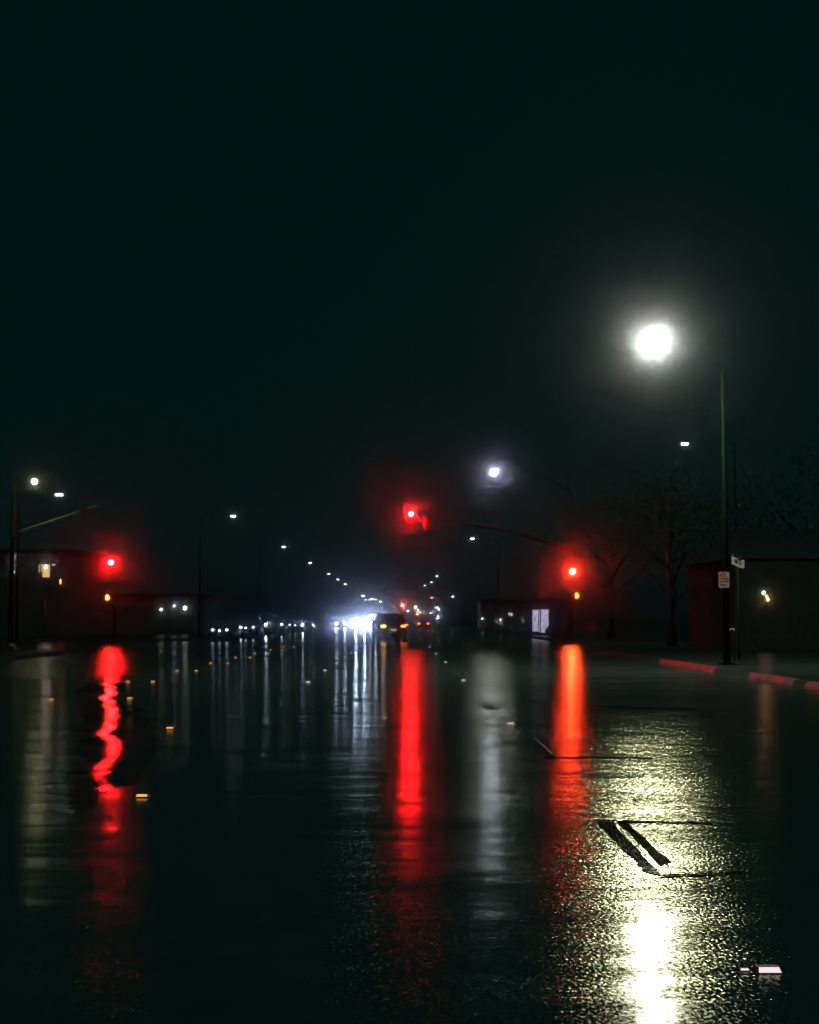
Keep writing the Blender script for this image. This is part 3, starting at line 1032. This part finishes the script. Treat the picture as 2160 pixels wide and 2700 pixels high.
bl = building('corner_building', 'dark two storey corner building at left with a lit recess', 112, -34, -24.4, 6.3, 12,
              windows=((113, 1489, 131, 1522, 'warm'), (103.5, 1490, 105, 1510, 'warm'), (109, 1488, 111, 1508, 'warm'), (137, 1488, 147, 1491, 'warm'),
                       (29, 1487.5, 39, 1489.5, 'yellowish'), (26, 1507, 39, 1510, 'yellowish')),
              lights=((121, 1494, 8, 9, 'warm_hot'), (29, 1482, 2.5, 3, 'tail'), (38, 1468, 2, 2, 'cool_lamp')))
building('low_building', 'low dark building behind the left kerb with two bright wall lamps', 130, -30, -16.8, 3.3, 14,
         lights=((425, 1607, 8, 8, 'white_lamp'), (488, 1603, 11, 12, 'white_lamp'), (459.5, 1597.5, 4, 4, 'cool_lamp')))
p0, p1 = at(120, 1586, 100), at(120, 1617, 100)
t = thing('marker_post', 'thin pale post standing before the corner building at left', 'post', (p0.x, 100, .136))
MB().tube([(0, 0, 0), (0, 0, p1.z - .136)], .035, 8).build('lower_post', M['bark'], t, True)
MB().tube([(0, 0, p1.z - .136), (0, 0, p0.z - .136)], .036, 8).build('upper_post', M['pale'], t, True)
house = building('house', 'dark house behind the trees at right with a porch lamp', 62, 13.8, 24, 3.9, 10, roof='hip', wm='house_wall',
                 lights=((2014, 1563, 11, 12, 'white_lamp'), (2022, 1573, 6, 8, 'orange'), (2025, 1581, 8, 10, 'orange')))
shop = building('small_shop', 'small dark shop right of the road with an added glow on vertical blinds', 122, 10.75, 13.7, 2.9, 9,
                windows=((1404, 1608, 1420, 1665, 'slats'), (1422, 1607, 1447, 1668, 'slats')))
building('side_building', 'dark building far right with tiny peach windows and lamps', 222, 11.9, 21, 4, 10,
         lights=((1314, 1638, 3, 5, 'cool_lamp'), (1320, 1634, 4, 5, 'white_lamp'), (1272, 1631, 3, 5, 'yellowish'), (1385, 1636, 3, 5, 'cool_lamp')),
         windows=((1341, 1616, 1345, 1622, 'peach'), (1347, 1616, 1351, 1624, 'peach')))
building('shop_row', 'row of distant shops with coloured lights beyond the dark car', 900, 8.9, 26, 9.5, 20,
         lights=((1096, 1601, 8, 9, 'yellowish'), (1095, 1607, 7, 6, 'peach'), (1101, 1613, 5, 7, 'tail'), (1101, 1619, 5, 6, 'orange'), (1102, 1608.5, 4, 5, 'cool_lamp'), (1108, 1614.5, 5.5, 6, 'white_lamp'),
                 (1148, 1603, 3, 5, 'cool_lamp'), (1153, 1602, 3, 4, 'cool_lamp'), (1157, 1606, 4, 5, 'cool_lamp'), (1159, 1610, 3, 3, 'orange'), (1155, 1625, 3.5, 3.5, 'cool_lamp'),
                 (1157, 1629, 3, 3, 'cool_lamp'), (1152, 1631, 3, 3, 'cool_lamp'), (1126, 1617, 4, 4, 'peach'), (1136, 1616, 2, 4, 'cool_lamp')),
         windows=((1115, 1611, 1119.5, 1618, 'peach'), (1140, 1609, 1144.5, 1618, 'peach')))

# ---------------------------------------------------------------- trees and shrubs
def tree(label, x, y, h, spread, seed, leaves=1500, low=.35, name='tree', cat='tree'):
    r = random.Random(seed)
    t = thing(name, label, cat, (x, y, .136))
    tr = MB()
    tips = []
    tr.tube([(0, 0, 0), (r.uniform(-.1, .1), r.uniform(-.1, .1), h * .25), (r.uniform(-.3, .3), r.uniform(-.3, .3), h * .62)], [h * .03, h * .022, h * .010], 8)
    for k in range(9):
        a = k * 2.4 + r.uniform(-.4, .4)
        z0 = h * (.22 + .04 * k)
        l = spread * r.uniform(.55, .95)
        e = Vector((math.cos(a) * l, math.sin(a) * l, z0 + h * r.uniform(.15, .38)))
        m_ = e * .5 + Vector((0, 0, z0 * .45))
        tr.tube([(0, 0, z0), m_, e], [h * .011, h * .007, h * .003], 6)
        tips += [e, m_ * .4 + e * .6]
    tips += [Vector((r.uniform(-.3, .3), r.uniform(-.3, .3), h * z)) for z in (.7, .82, .92)]
    tr.build('trunk', M['bark'], t, True)
    cr = MB()
    for k in range(leaves):
        c = r.choice(tips)
        q = Vector((r.gauss(0, 1), r.gauss(0, 1), r.gauss(0, .75))) * spread * .23 + c
        if q.z < h * low:
            continue
        n = Vector((r.gauss(0, 1), r.gauss(0, 1), r.gauss(0, 1) + .5)).normalized()
        u = n.orthogonal().normalized()
        v = n.cross(u)
        s = r.uniform(.07, .16)
        cr.poly([q + u * s, q + v * s * .45, q - u * s, q - v * s * .45])
    cr.build('crown', M['leaf'], t)
    return t


tree('broad dark wet tree behind the right corner signal', 14.0, 100, 12.5, 5.5, 1, 5200, .3)
tree('dark wet tree between the right corner signal and the signs', 13.0, 72, 9.5, 4.2, 2, 3600)
tree('dark wet tree behind the route sign', 18.5, 68, 9.6, 4.4, 3, 3800)


def shrub(label, p, r0, seed):
    r = random.Random(seed)
    t = thing('shrub', label, 'shrub', p)
    MB().tube([(0, 0, 0), (.03, 0, r0 * .9)], [.03, .015], 6).build('stem', M['bark'], t)
    b = MB()
    for k in range(700):
        q = Vector((r.gauss(0, 1), r.gauss(0, 1), r.gauss(0, 1))).normalized() * r0 * r.uniform(.5, 1.0)
        q.z = abs(q.z) * 1.5
        n = Vector((r.gauss(0, 1), r.gauss(0, 1), r.gauss(0, 1))).normalized()
        u = n.orthogonal().normalized()
        v = n.cross(u)
        s = r.uniform(.05, .1)
        b.poly([q + u * s, q + v * s * .5, q - u * s, q - v * s * .5])
    b.build('foliage', M['leaf'], t)


v = at(1453, 1660, 120.5)
shrub('round dark shrub before the glowing blinds of the small shop', (v.x, 120.6, .136), .55, 5)

# ---------------------------------------------------------------- damp night air
m, N, L = base('haze')
vol = N('ShaderNodeVolumePrincipled')
vol.inputs['Color'].default_value = (.75, .77, 1, 1)
vol.inputs['Density'].default_value = .0014
vol.inputs['Anisotropy'].default_value = .995
oo = N('ShaderNodeOutputMaterial')
L(vol.outputs[0], oo.inputs['Volume'])
MB().box((-190, -70, -1.03), (190, 1320, 18)).build('haze', m, kind='stuff')
